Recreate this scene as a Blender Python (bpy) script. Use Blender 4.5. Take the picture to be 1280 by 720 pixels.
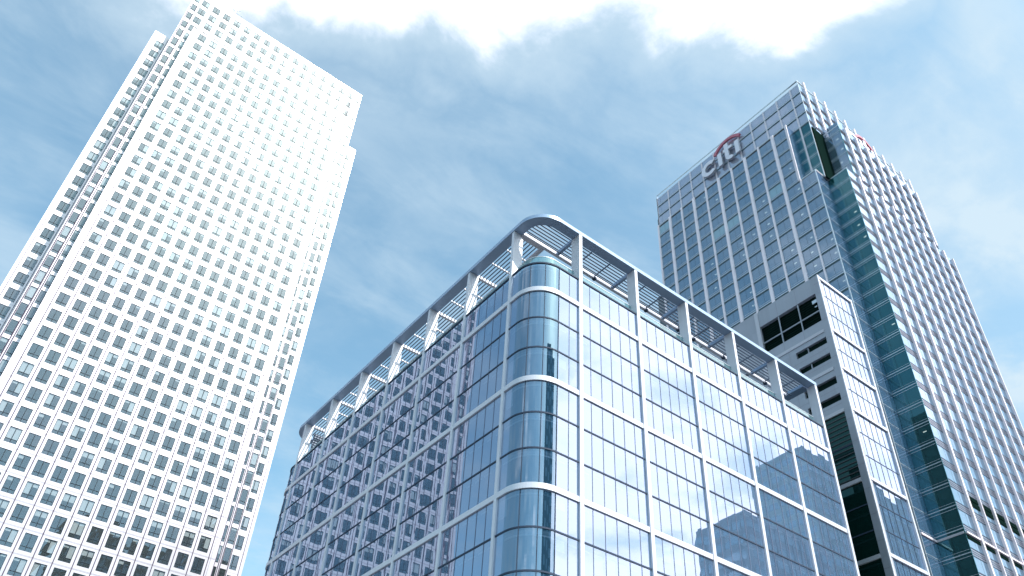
import bpy, math, random
from mathutils import Vector, Matrix
random.seed(7)
R = math.radians
S = bpy.context.scene
for o in list(bpy.data.objects): bpy.data.objects.remove(o)
EYE = 1.6                                   # all heights below are measured from the eye, EYE is added when a mesh is made

# ------------------------------------------------------------------ camera
F, CX, CY = 1014.478, 671.449, 445.723
CM = ((0.7773, -0.6285, 0.0294), (0.4095, 0.4699, -0.7820), (0.4777, 0.6198, 0.6226))   # rows: right, down, forward
cam = bpy.data.cameras.new('camera'); cam_o = bpy.data.objects.new('camera', cam)
S.collection.objects.link(cam_o); S.camera = cam_o
rgt, dwn, fwd = (Vector(r) for r in CM)
fwd.normalize(); rgt = (rgt - fwd*rgt.dot(fwd)).normalized(); dwn = fwd.cross(rgt)
m3 = Matrix((rgt, -dwn, -fwd)).transposed()
cam_o.matrix_world = Matrix.Translation((0, 0, EYE)) @ m3.to_4x4()
cam.sensor_fit = 'HORIZONTAL'; cam.sensor_width = 36; cam.lens = F/1280*36
cam.shift_x = (640-CX)/1280; cam.shift_y = (CY-360)/1280
cam.clip_start = .1; cam.clip_end = 9000

def proj(p):
    v = Vector(p); z = v.dot(fwd)
    if z < .1: return None
    return CX + F*v.dot(rgt)/z, CY + F*v.dot(dwn)/z, z

# ------------------------------------------------------------------ light
SUN = Vector((.17, -.60, .78)).normalized()            # towards the sun
elev = math.asin(SUN.z); azi = math.atan2(SUN.x, SUN.y)
sun = bpy.data.lights.new('sun', 'SUN'); sun.energy = 4.8; sun.angle = R(.6); sun.color = (1, .965, .91)
sun_o = bpy.data.objects.new('sun', sun); S.collection.objects.link(sun_o)
sun_o.rotation_euler = SUN.to_track_quat('Z', 'Y').to_euler()

W = bpy.data.worlds.new('World'); S.world = W; W.use_nodes = True
nt = W.node_tree; nt.nodes.clear()
def N(t, **k):
    n = nt.nodes.new(t)
    for a, b in k.items(): setattr(n, a, b)
    return n
def L(a, b): nt.links.new(a, b)
def M(op, a, b=None, c=None, clamp=False):
    n = N('ShaderNodeMath', operation=op); n.use_clamp = clamp
    for i, v in enumerate((a, b, c)):
        if v is None: continue
        if isinstance(v, (int, float)): n.inputs[i].default_value = v
        else: L(v, n.inputs[i])
    return n.outputs[0]
def ramp(v, a, b):      # smoothstep a..b
    n = N('ShaderNodeMapRange', interpolation_type='SMOOTHSTEP'); L(v, n.inputs[0])
    n.inputs[1].default_value = a; n.inputs[2].default_value = b; return n.outputs[0]
def noise(vec, scale, detail, rough, dist=0.):
    n = N('ShaderNodeTexNoise'); n.noise_dimensions = '3D'; L(vec, n.inputs['Vector'])
    n.inputs['Scale'].default_value = scale; n.inputs['Detail'].default_value = detail
    n.inputs['Roughness'].default_value = rough; n.inputs['Distortion'].default_value = dist
    return n.outputs['Fac']
out = N('ShaderNodeOutputWorld'); bg = N('ShaderNodeBackground'); L(bg.outputs[0], out.inputs[0])
sky = N('ShaderNodeTexSky', sky_type='NISHITA'); sky.sun_disc = False
sky.sun_elevation = elev; sky.sun_rotation = azi; sky.air_density = 1.0; sky.dust_density = 1.2; sky.ozone_density = 2.2
tc = N('ShaderNodeTexCoord'); sep = N('ShaderNodeSeparateXYZ'); L(tc.outputs['Generated'], sep.inputs[0])
zc = M('MAXIMUM', sep.outputs[2], .06)
px = M('DIVIDE', sep.outputs[0], zc); py = M('DIVIDE', sep.outputs[1], zc)
cmb = N('ShaderNodeCombineXYZ'); L(px, cmb.inputs[0]); L(py, cmb.inputs[1]); cmb.inputs[2].default_value = 3.3
P = cmb.outputs[0]
map1 = N('ShaderNodeMapping'); L(P, map1.inputs[0]); map1.inputs['Rotation'].default_value = (0, 0, R(28)); map1.inputs['Scale'].default_value = (1.0, 2.1, 1)
n_big = noise(P, 2.6, 5, .55, .3)
n_fine = noise(map1.outputs[0], 3.0, 9, .60, .35)
n_puff = noise(P, 5.5, 8, .6, .2)
# high thin veil, thicker to the right (towards +x)
veil = M('ADD', M('MULTIPLY', ramp(n_fine, .36, .72), .62), M('MULTIPLY', ramp(n_big, .42, .72), .40))
side = ramp(M('SUBTRACT', px, M('MULTIPLY', py, .15)), .25, 1.5)
veil = M('ADD', veil, M('MULTIPLY', ramp(n_puff, .44, .68), .30))
veil = M('MULTIPLY', veil, M('ADD', M('MULTIPLY', side, .62), .52))
veil = M('ADD', veil, M('MULTIPLY', side, .26))
# cumulus deck overhead whose ragged edge hangs into the top of the view
s = M('ADD', M('MULTIPLY', px, .64), M('MULTIPLY', py, .768))
t = M('SUBTRACT', M('MULTIPLY', px, .768), M('MULTIPLY', py, .64))
edge = M('ADD', s, M('MULTIPLY', M('SUBTRACT', n_puff, .5), .34))
edge = M('ADD', edge, M('MULTIPLY', M('SUBTRACT', n_big, .5), .25))
endr = M('MULTIPLY', M('MAXIMUM', M('SUBTRACT', t, .30), 0.), .9)
endl = M('MULTIPLY', M('MAXIMUM', M('SUBTRACT', -.45, t), 0.), .9)
endr = M('MULTIPLY', endr, ramp(py, -.30, .10))
edge = M('ADD', edge, M('ADD', endr, endl))
puff = M('SUBTRACT', 1., ramp(edge, .515, .61))
soft = M('MULTIPLY', M('SUBTRACT', 1., ramp(edge, .52, .80)), M('MULTIPLY', ramp(s, -.05, .3), .85))
# behind the eye the deck breaks up into separate clouds
gap = ramp(n_big, .36, .54)
back = ramp(py, -.30, .10)
sect = ramp(px, .35, .85)
band_ = ramp(s, -.05, .22)
front = M('MULTIPLY', back, band_)
sparse = M('MULTIPLY', ramp(n_big, .52, .68), .6)
hole = M('MAXIMUM', front, M('MAXIMUM', M('MULTIPLY', M('MULTIPLY', sect, M('SUBTRACT', 1., back)), M('ADD', M('MULTIPLY', gap, .45), .52)), sparse))
puff = M('MULTIPLY', puff, hole)
cover = M('MAXIMUM', M('MAXIMUM', veil, puff), soft, clamp=True)
# colours
hs = N('ShaderNodeHueSaturation'); L(sky.outputs[0], hs.inputs['Color']); hs.inputs['Saturation'].default_value = .95; hs.inputs['Value'].default_value = 1.0
skm = N('ShaderNodeMix', data_type='RGBA', blend_type='MULTIPLY'); skm.inputs[0].default_value = 1
L(hs.outputs[0], skm.inputs[6]); skm.inputs[7].default_value = (1.24, 1.55, 1.33, 1)
cb = N('ShaderNodeMix', data_type='RGBA'); L(puff, cb.inputs[0])
cb.inputs[6].default_value = (3.2, 4.0, 4.6, 1); cb.inputs[7].default_value = (7.1, 7.1, 7.7, 1)
cw_ = N('ShaderNodeMix', data_type='RGBA', blend_type='MULTIPLY'); cw_.inputs[0].default_value = 1; L(cb.outputs[2], cw_.inputs[6]); L(M('ADD', M('MULTIPLY', M('SUBTRACT', 1., back), .80), 1.), cw_.inputs[7])
mx = N('ShaderNodeMix', data_type='RGBA'); L(cover, mx.inputs[0]); L(skm.outputs[2], mx.inputs[6]); L(cw_.outputs[2], mx.inputs[7])
L(mx.outputs[2], bg.inputs[0]); bg.inputs[1].default_value = .15

S.view_settings.view_transform = 'Standard'; S.view_settings.look = 'None'
S.view_settings.exposure = .50; S.view_settings.gamma = 1
S.render.engine = 'CYCLES'
S.cycles.max_bounces = 10; S.cycles.transparent_max_bounces = 14; S.cycles.glossy_bounces = 5; S.cycles.diffuse_bounces = 3

# ------------------------------------------------------------------ materials
MAT = {}
def mat(name):
    m = bpy.data.materials.new(name); m.use_nodes = True; MAT[name] = m
    return m, m.node_tree, m.node_tree.nodes['Principled BSDF']
def plain(name, col, rough=.5, metal=0., var=0., scale=.6, spec=.5):
    m, t, b = mat(name)
    b.inputs['Base Color'].default_value = (*col, 1); b.inputs['Roughness'].default_value = rough; b.inputs['Metallic'].default_value = metal
    b.inputs['Specular IOR Level'].default_value = spec
    if var:
        tcn = t.nodes.new('ShaderNodeTexCoord'); nz = t.nodes.new('ShaderNodeTexNoise'); nz.inputs['Scale'].default_value = scale; nz.inputs['Detail'].default_value = 6
        t.links.new(tcn.outputs['Object'], nz.inputs['Vector'])
        mr = t.nodes.new('ShaderNodeMapRange'); mr.inputs[1].default_value = .3; mr.inputs[2].default_value = .7
        mr.inputs[3].default_value = 1-var; mr.inputs[4].default_value = 1+var*.4
        t.links.new(nz.outputs[0], mr.inputs[0])
        mm = t.nodes.new('ShaderNodeMix'); mm.data_type = 'RGBA'; mm.blend_type = 'MULTIPLY'; mm.inputs[0].default_value = 1
        mm.inputs[6].default_value = (*col, 1); t.links.new(mr.outputs[0], mm.inputs[7]); t.links.new(mm.outputs[2], b.inputs['Base Color'])
    return m
def panelled(name, col, rough, metal, cell, tone=.06, rv=.1):
    """metal cladding whose panels differ a little in tone and polish"""
    m, t, b = mat(name)
    nn = t.nodes.new; tcn = nn('ShaderNodeTexCoord'); mp = nn('ShaderNodeMapping'); t.links.new(tcn.outputs['Object'], mp.inputs[0])
    mp.inputs['Scale'].default_value = tuple(1/c for c in cell); mp.inputs['Location'].default_value = (.37, .21, .43)
    fl = nn('ShaderNodeVectorMath'); fl.operation = 'FLOOR'; t.links.new(mp.outputs[0], fl.inputs[0])
    wn = nn('ShaderNodeTexWhiteNoise'); t.links.new(fl.outputs[0], wn.inputs['Vector'])
    nz = nn('ShaderNodeTexNoise'); nz.inputs['Scale'].default_value = .25; nz.inputs['Detail'].default_value = 8; t.links.new(tcn.outputs['Object'], nz.inputs['Vector'])
    st = nn('ShaderNodeMapping'); t.links.new(tcn.outputs['Object'], st.inputs[0]); st.inputs['Scale'].default_value = (2.5, 2.5, .12)
    n2 = nn('ShaderNodeTexNoise'); n2.inputs['Scale'].default_value = 1; n2.inputs['Detail'].default_value = 5; t.links.new(st.outputs[0], n2.inputs['Vector'])
    def mth(op, a, c):
        q = nn('ShaderNodeMath'); q.operation = op
        for i, v in enumerate((a, c)):
            if isinstance(v, (int, float)): q.inputs[i].default_value = v
            else: t.links.new(v, q.inputs[i])
        return q.outputs[0]
    v = mth('ADD', mth('MULTIPLY', wn.outputs[0], tone), mth('MULTIPLY', n2.outputs[0], tone*1.4))
    v = mth('ADD', v, 1-tone*1.3)
    mm = nn('ShaderNodeMix'); mm.data_type = 'RGBA'; mm.blend_type = 'MULTIPLY'; mm.inputs[0].default_value = 1
    mm.inputs[6].default_value = (*col, 1); t.links.new(v, mm.inputs[7]); t.links.new(mm.outputs[2], b.inputs['Base Color'])
    r = mth('ADD', mth('MULTIPLY', nz.outputs[0], rv), rough-rv*.5); t.links.new(r, b.inputs['Roughness'])
    b.inputs['Metallic'].default_value = metal
    return m
def glass(name, tint, r0, body, see=0., rough=.0, haze=0., wav=.0, thru=(.62, .78, .80)):
    """coated pane: mirror layer over a tinted body, see = share of the body one looks through"""
    m = bpy.data.materials.new(name); m.use_nodes = True; MAT[name] = m; t = m.node_tree; t.nodes.clear(); nn = t.nodes.new
    o = nn('ShaderNodeOutputMaterial'); g = nn('ShaderNodeBsdfGlossy'); g.inputs[0].default_value = (*tint, 1); g.inputs['Roughness'].default_value = rough
    d = nn('ShaderNodeBsdfDiffuse'); d.inputs[0].default_value = (*body, 1)
    tr = nn('ShaderNodeBsdfTransparent'); tr.inputs[0].default_value = (*thru, 1)
    bm_ = nn('ShaderNodeMixShader'); bm_.inputs[0].default_value = see; t.links.new(d.outputs[0], bm_.inputs[1]); t.links.new(tr.outputs[0], bm_.inputs[2])
    lw = nn('ShaderNodeLayerWeight'); lw.inputs[0].default_value = .5
    p = nn('ShaderNodeMath'); p.operation = 'POWER'; t.links.new(lw.outputs['Facing'], p.inputs[0]); p.inputs[1].default_value = 4.
    q = nn('ShaderNodeMath'); q.operation = 'MULTIPLY_ADD'; t.links.new(p.outputs[0], q.inputs[0]); q.inputs[1].default_value = 1-r0; q.inputs[2].default_value = r0
    src = g.outputs[0]
    if haze:
        g2 = nn('ShaderNodeBsdfGlossy'); g2.inputs[0].default_value = (1, 1, 1, 1); g2.inputs['Roughness'].default_value = .42
        gm = nn('ShaderNodeMixShader'); gm.inputs[0].default_value = haze; t.links.new(src, gm.inputs[1]); t.links.new(g2.outputs[0], gm.inputs[2]); src = gm.outputs[0]
    if wav:
        tcn = nn('ShaderNodeTexCoord'); nz = nn('ShaderNodeTexNoise'); nz.inputs['Scale'].default_value = .55; nz.inputs['Detail'].default_value = 1
        t.links.new(tcn.outputs['Object'], nz.inputs['Vector'])
        bp = nn('ShaderNodeBump'); bp.inputs['Strength'].default_value = 1; bp.inputs['Distance'].default_value = wav; t.links.new(nz.outputs[0], bp.inputs['Height'])
        t.links.new(bp.outputs[0], g.inputs['Normal'])
    mx = nn('ShaderNodeMixShader'); t.links.new(q.outputs[0], mx.inputs[0]); t.links.new(bm_.outputs[0], mx.inputs[1]); t.links.new(src, mx.inputs[2])
    t.links.new(mx.outputs[0], o.inputs[0])
    return m
panelled('steel_cladding', (.51, .487, .535), .36, .55, (2.663, 2.663, 3.755), .07, .12)
plain('joint', (.085, .065, .10), .8, spec=.1)
plain('joint_pale', (.26, .235, .28), .8, spec=.1)
plain('dark_frame', (.045, .05, .06), .5)
plain('window_frame', (.018, .028, .038), .6, 0, spec=.15)
glass('tower_glass', (.56, .74, .90), .15, (.02, .05, .065), .72, 0, .13, .003, (.86, .92, .93))
plain('blind', (.60, .59, .60), .8, var=.06)
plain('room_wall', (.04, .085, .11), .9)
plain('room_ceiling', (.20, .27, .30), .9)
glass('block_glass', (.77, .84, 1.0), .38, (.11, .19, .31), .40, 0, .0, .0008, (.70, .80, .90))
glass('curve_glass', (.68, .84, 1.0), .29, (.03, .09, .16), .45, thru=(.66, .78, .92))
glass('clear_glass', (.9, 1, .98), .10, (.3, .45, .45), .86)
panelled('white_metal', (.62, .63, .70), .38, .15, (9, 9, 4), .05, .1)
panelled('canopy_metal', (.29, .40, .56), .38, .25, (3, 3, 3), .05, .1)
plain('louvre_metal', (.13, .17, .24), .5, .1)
plain('mullion', (.04, .06, .10), .7, 0, spec=.2)
plain('mullion_pale', (.14, .17, .25), .7, 0, spec=.2)
plain('slab', (.36, .41, .46), .9)
plain('core_wall', (.16, .20, .24), .9, var=.3, scale=.2)
plain('headbox', (.75, .80, .84), .7)
plain('roof_felt', (.09, .10, .11), .9, var=.3)
glass('tall_glass', (.68, .83, 1.0), .30, (.11, .165, .22), .22, 0, .0, .003)
glass('blind_glass', (.66, .82, .95), .28, (.26, .38, .42), .1, 0, .0, .003)
glass('spandrel_glass', (.66, .78, .95), .28, (.09, .14, .21), .0, .02)
glass('screen_glass', (.84, .88, 1.0), .34, (.38, .39, .48), .15)
glass('green_glass', (.36, .76, .86), .17, (.004, .055, .06), .28, 0, 0, .003)
plain('fin', (.88, .77, .82), .4, .1, .05, .3)
plain('band_dark', (.04, .085, .11), .4)
plain('fin_pale', (.70, .63, .68), .5, .1)
plain('rail', (.60, .66, .72), .4, .4)
glass('spandrel_metal', (.80, .82, .92), .22, (.20, .205, .25), .0, .05)
panelled('stone_grey', (.34, .355, .41), .5, .1, (4.4, 4.4, 3.0), .12, .1)
plain('ledge', (.50, .49, .54), .5)
plain('louvre_and_shade_black', (.006, .016, .014), 1., spec=0.)
glass('dark_glass', (.26, .50, .46), .11, (.004, .022, .02), .0, 0, 0, .003)
glass('sunlit_glass', (.88, .95, .97), .50, (.10, .14, .15), .2, .0, .0, .003)
panelled('sign_metal', (.74, .71, .78), .4, .2, (5, 5, 5), .03, .05)
plain('sign_red', (.50, .14, .19), .45)
plain('sign_side', (.42, .42, .48), .6)
plain('asphalt', (.05, .05, .055), .9, var=.3, scale=.4)
plain('paving', (.14, .14, .14), .85, var=.2, scale=.5)
plain('brick_dark', (.42, .48, .54), .8, var=.3, scale=.2)
plain('brick_green', (.46, .58, .60), .7, var=.3, scale=.2)
m_, t_, b_ = mat('ceiling_lamp'); b_.inputs['Emission Color'].default_value = (1, .98, .92, 1); b_.inputs['Emission Strength'].default_value = 2.6

# ------------------------------------------------------------------ mesh helpers
class MB:
    def __init__(s): s.v = []; s.f = []; s.m = []; s.names = []; s.smooth = set()
    def mi(s, n):
        if n not in s.names: s.names.append(n)
        return s.names.index(n)
    def face(s, pts, m, sm=False):
        i = len(s.v); s.v += [tuple(p) for p in pts]; s.f.append(tuple(range(i, i+len(pts)))); s.m.append(s.mi(m))
        if sm: s.smooth.add(len(s.f)-1)
    def box(s, a, b, m):
        (x0, y0, z0), (x1, y1, z1) = [min(p, q) for p, q in zip(a, b)], [max(p, q) for p, q in zip(a, b)]
        i = len(s.v); s.v += [(x0,y0,z0),(x1,y0,z0),(x1,y1,z0),(x0,y1,z0),(x0,y0,z1),(x1,y0,z1),(x1,y1,z1),(x0,y1,z1)]
        for f in ((0,3,2,1),(4,5,6,7),(0,1,5,4),(1,2,6,5),(2,3,7,6),(3,0,4,7)): s.f.append(tuple(i+k for k in f)); s.m.append(s.mi(m))
    def prism(s, pts, z0, z1, m, sm=False, mtop=None):
        n = len(pts); i = len(s.v); s.v += [(x, y, z0) for x, y in pts] + [(x, y, z1) for x, y in pts]
        s.f.append(tuple(i+n-1-k for k in range(n))); s.m.append(s.mi(m)); s.f.append(tuple(i+n+k for k in range(n))); s.m.append(s.mi(mtop or m))
        for k in range(n):
            j = (k+1) % n; s.f.append((i+k, i+j, i+n+j, i+n+k)); s.m.append(s.mi(m))
            if sm: s.smooth.add(len(s.f)-1)
    def path(s, inner, outer, z0, z1, m):
        """a band of rectangular section between two matching polylines"""
        for k in range(len(inner)-1):
            (a, b), (c, d) = (inner[k], inner[k+1]), (outer[k], outer[k+1]); v = lambda p, z: (p[0], p[1], z)
            s.face([v(c,z0), v(d,z0), v(d,z1), v(c,z1)], m, True); s.face([v(b,z0), v(a,z0), v(a,z1), v(b,z1)], m, True)
            s.face([v(c,z1), v(d,z1), v(b,z1), v(a,z1)], m); s.face([v(a,z0), v(b,z0), v(d,z0), v(c,z0)], m)
        for e in (0, -1):
            a, c = inner[e], outer[e]; s.face([(a[0],a[1],z0), (c[0],c[1],z0), (c[0],c[1],z1), (a[0],a[1],z1)], m)
    def add(s, o, T):
        i = len(s.v); s.v += [tuple(T @ Vector(p)) for p in o.v]; k0 = len(s.f)
        for f, m in zip(o.f, o.m): s.f.append(tuple(i+k for k in f)); s.m.append(s.mi(o.names[m]))
        for k in o.smooth: s.smooth.add(k0+k)
    def mesh(s, name):
        me = bpy.data.meshes.new(name); me.from_pydata(s.v, [], s.f)
        for n in s.names: me.materials.append(MAT[n])
        me.polygons.foreach_set('material_index', s.m)
        if s.smooth:
            me.polygons.foreach_set('use_smooth', [k in s.smooth for k in range(len(s.f))])
        me.update(); return me
def link(name, me, parent=None, base=None, rot=0.):
    o = bpy.data.objects.new(name, me); S.collection.objects.link(o)
    if parent: o.parent = parent
    if base is not None: o.location = base
    o.rotation_euler.z = rot
    return o
def part(name, mb, parent, kind=None):
    """mb is in eye-height world coordinates; the thing's Empty stands on the ground"""
    base = parent.get('_b') if parent else None
    r = parent
    bx, by = BASE[r.name] if r and r.name in BASE else (0, 0)
    me = mb.mesh(name); me.transform(Matrix.Translation((-bx, -by, EYE)))
    o = link(name, me, parent); BASE[o.name] = (bx, by)
    if kind: o['kind'] = kind
    return o
BASE = {}
def thing(name, label, cat, x, y, group=None):
    o = bpy.data.objects.new(name, None); S.collection.objects.link(o); o.location = (x, y, 0); o.empty_display_size = 2
    o['label'] = label; o['category'] = cat
    if group: o['group'] = group
    BASE[o.name] = (x, y); return o
def structure(name, mb):
    o = part(name, mb, None); o['kind'] = 'structure'; return o

# facade frames: T maps local (along, out, up) to world. along = to the right for somebody facing the wall, out = towards that person (negative = inside)
def frame_S(x, y, z): return Matrix(((1,0,0,x),(0,-1,0,y),(0,0,1,z),(0,0,0,1)))      # wall facing -y
def frame_W(x, y, z): return Matrix(((0,-1,0,x),(-1,0,0,y),(0,0,1,z),(0,0,0,1)))     # wall facing -x ; along = -y
VIEW = 1e-9
def weight(T, w, h):
    c = T @ Vector((0, 0, 0)); p = proj(c)
    if not p: return 0
    n = (T.to_3x3() @ Vector((0, 1, 0))).normalized()
    if n.dot(-c) <= 0: return 0
    m = 25
    if not (-m < p[0] < 1280+m and -m < p[1] < 720+m): return 0
    return w*h*abs(n.dot(c))/c.length**3
def place_windows(root, specs, name='window', limit=100, hid=None):
    """specs: (T, w, h, {sub-part name: MB in local coordinates}). the largest in view become parts, the rest one part"""
    ws = sorted(range(len(specs)), key=lambda i: -weight(*specs[i][:3]) if not (hid and hid(specs[i][0])) else 0)
    keep = [i for i in ws[:limit] if weight(*specs[i][:3]) > 0 and not (hid and hid(specs[i][0]))]
    ks = set(keep); bx, by = BASE[root.name]; cache = {}
    for i in keep:
        T, w, h, kids = specs[i]; par = None
        for nm, mb in kids.items():
            TT = Matrix.Translation((-bx, -by, EYE)) @ T
            if mb is None: continue
            key = (nm, id(mb), tuple(round(v, 4) for r in T.to_3x3() for v in r))
            if key not in cache:
                me = mb.mesh(nm); me.transform(T.to_3x3().to_4x4()); 
                cache[key] = me
            o = link(nm, cache[key], par or root, TT.translation if par is None else (0, 0, 0))
            if par is None: par = o
    rest = MB()
    for i in range(len(specs)):
        if i in ks: continue
        T, w, h, kids = specs[i]
        for mb in kids.values():
            if mb: rest.add(mb, T)
    if rest.f: part(name, rest, root, 'stuff')
def wall_grid(mb, T, a0, a1, z0, z1, xs, zs, w, h, dep, m, mrev=None):
    """wall sheet with real openings and reveals; xs, zs = centres of the openings (T origin at 0,0,0)"""
    ax = [a0]; op = []
    for x in xs:
        x, ww = x if isinstance(x, tuple) else (x, w); ax += [x-ww/2, x+ww/2]
    ax.append(a1); az = [z0]
    for z in zs: az += [z-h/2, z+h/2]
    az.append(z1)
    V = lambda a, o, z: tuple(T @ Vector((a, o, z)))
    for i in range(len(ax)-1):
        for k in range(len(az)-1):
            A, B, C, D = ax[i], ax[i+1], az[k], az[k+1]
            if i % 2 and k % 2:
                for q in ([V(A,0,C),V(B,0,C),V(B,-dep,C),V(A,-dep,C)], [V(A,0,D),V(A,-dep,D),V(B,-dep,D),V(B,0,D)],
                          [V(A,0,C),V(A,-dep,C),V(A,-dep,D),V(A,0,D)], [V(B,0,C),V(B,0,D),V(B,-dep,D),V(B,-dep,C)]): mb.face(q, mrev or m)
            else: mb.face([V(A,0,C),V(B,0,C),V(B,0,D),V(A,0,D)], m)

# ------------------------------------------------------------------ ground
g = MB(); g.face([(-4000,-4000,-EYE-.02),(4000,-4000,-EYE-.02),(4000,4000,-EYE-.02),(-4000,4000,-EYE-.02)], 'asphalt'); structure('ground', g)
g = MB(); g.box((-60,26,-EYE-.01),(230,260,-EYE+.12), 'paving'); structure('pavement', g)

# ================================================================== WHITE STEEL TOWER
TX = 16.57; PX = 2.663; PZ = 3.755; YB, YC, YS = 131.8, 133.7, 138.0
tower = thing('office_tower', 'tall white steel-clad office tower with rows of small square windows', 'office tower', TX, YC+23)
WW, WH, WL = 1.74, 2.66, 3.02
rows = [57.45+PZ*k for k in range(-14, 32)]
cols = [TX+PX*(k-6.5) for k in range(14)]
crow = [57.40+PZ*k for k in range(-14, 36)]
ccol = [TX+PX*(k-7.5) for k in range(16)]
srow = [96.1+PZ*k for k in range(-25, 21)]
b = MB(); T0 = frame_S(0, YB, 0)
wall_grid(b, T0, TX-19.85, TX+19.75, -EYE, 175.8, cols, rows, WW, WH, .30, 'steel_cladding')
for sx in (-1, 1):
    x = TX-19.85 if sx < 0 else TX+19.75
    b.face([(x,YB,-EYE),(x,YC+.01,-EYE),(x,YC+.01,175.8),(x,YB,175.8)], 'steel_cladding')
b.face([(TX-19.85,YB,175.8),(TX+19.75,YB,175.8),(TX+19.75,YC,175.8),(TX-19.85,YC,175.8)], 'steel_cladding')
j = MB()                                                          # panel joints
for k in range(15):
    x = TX+PX*(k-7); j.box((x-.07, YB-.025, -EYE), (x+.07, YB, 175.2), 'joint')
for x in (TX-19.1, TX+19.0): j.box((x-.03, YB-.005, -EYE), (x+.03, YB, 175.2), 'joint_pale')
for z in rows:
    for dz in (-1.90, 1.72):
        j.box((TX-19.8, YB-.004, z+dz-.03), (TX+19.7, YB, z+dz+.03), 'joint_pale')
wall = part('central_bay_wall', b, tower); part('panel_joint', j, wall)
b = MB(); TC = frame_S(0, YC, 0)
# core: its face is closed behind the bay, open windows above it and in the two notches
crt = [z for z in crow if z > 175]; crl = [z for z in crow if z < 175]
wall_grid(b, TC, TX-22.85, TX-18.8, -EYE, 175.68, [(TX-21.95, 1.1), ccol[0]], crl, WW, WL, .30, 'steel_cladding')
wall_grid(b, TC, TX+18.8, TX+22.85, -EYE, 175.68, [ccol[15], (TX+21.95, 1.1)], crl, WW, WL, .30, 'steel_cladding')
wall_grid(b, TC, TX-22.85, TX+22.85, 175.68, 192, [(TX-21.95, 1.1)]+ccol+[(TX+21.95, 1.1)], crt, WW, WH, .30, 'steel_cladding')
xl, xr, yb = TX-22.85, TX+22.85, YC+45.7
for q in ([(xl,YC,-EYE),(xl,YC,192),(xl,yb,192),(xl,yb,-EYE)], [(xr,YC,-EYE),(xr,yb,-EYE),(xr,yb,192),(xr,YC,192)], [(xl,yb,-EYE),(xl,yb,192),(xr,yb,192),(xr,yb,-EYE)]): b.face(q, 'steel_cladding')
core = part('core_wall', b, tower)
j = MB()
for x in (TX-21.34, TX-21.0, TX-22.62): j.box((x-.08, YC-.09, -EYE), (x+.08, YC, 187), 'joint')
for x in (TX+21.0, TX+21.3, TX+22.62, TX+20.3): j.box((x-.05, YC-.09, -EYE), (x+.05, YC, 187), 'joint')
for k in range(17):
    x = TX+PX*(k-8); j.box((x-.03, YC-.006, 176), (x+.03, YC, 191.4), 'joint_pale')
for z in crow:
    j.box((xl+.02, YC-.004, z-1.9), (TX-19.9, YC, z-1.86), 'joint_pale')
part('panel_joint', j, core)
b = MB(); TS = frame_S(0, YS, 0)                                 # the side bays, seen end on
for sg in (-1, 1):
    xo, xi = TX+sg*26.5, TX+sg*22.86
    wall_grid(b, TS, min(xo, xi), max(xo, xi), -EYE, 175.4, [TX+sg*24.5], srow, WW, WH, .30, 'steel_cladding')
    b.face([(xo,YS,-EYE),(xo,YS,175.4),(xo,YS+37,175.4),(xo,YS+37,-EYE)], 'steel_cladding')
    b.face([(xo,YS,175.4),(xi,YS,175.4),(xi,YS+37,175.4),(xo,YS+37,175.4)], 'steel_cladding')
    b.face([(xo,YS+37,-EYE),(xi,YS+37,-EYE),(xi,YS+37,175.4),(xo,YS+37,175.4)], 'steel_cladding')
sidew = part('side_bay_wall', b, tower)
j = MB()
for sg in (-1, 1):
    for q in (23.3, 23.05, 25.9):
        x = TX+sg*q; j.box((x-.045, YS-.05, -EYE), (x+.045, YS, 174.6), 'joint')
    for z in srow:
        j.box((TX+sg*23.0, YS-.004, z-1.9), (TX+sg*26.4, YS, z-1.86), 'joint_pale')
part('panel_joint', j, sidew)
b = MB(); ap = (TX, YC+22.85, 218)
for p, q in (((xl,YC),(xr,YC)), ((xr,YC),(xr,yb)), ((xr,yb),(xl,yb)), ((xl,yb),(xl,YC))):
    c = (TX, YC+22.85); f_ = lambda p: (c[0]+(p[0]-c[0])*.92, c[1]+(p[1]-c[1])*.92, 191.9)
    b.face([f_(p), f_(q), ap], 'steel_cladding')
b.face([(xl,YC,191.98),(xr,YC,191.98),(xr,yb,191.98),(xl,yb,191.98)], 'roof_felt')
part('pyramid_roof', b, tower)

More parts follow.
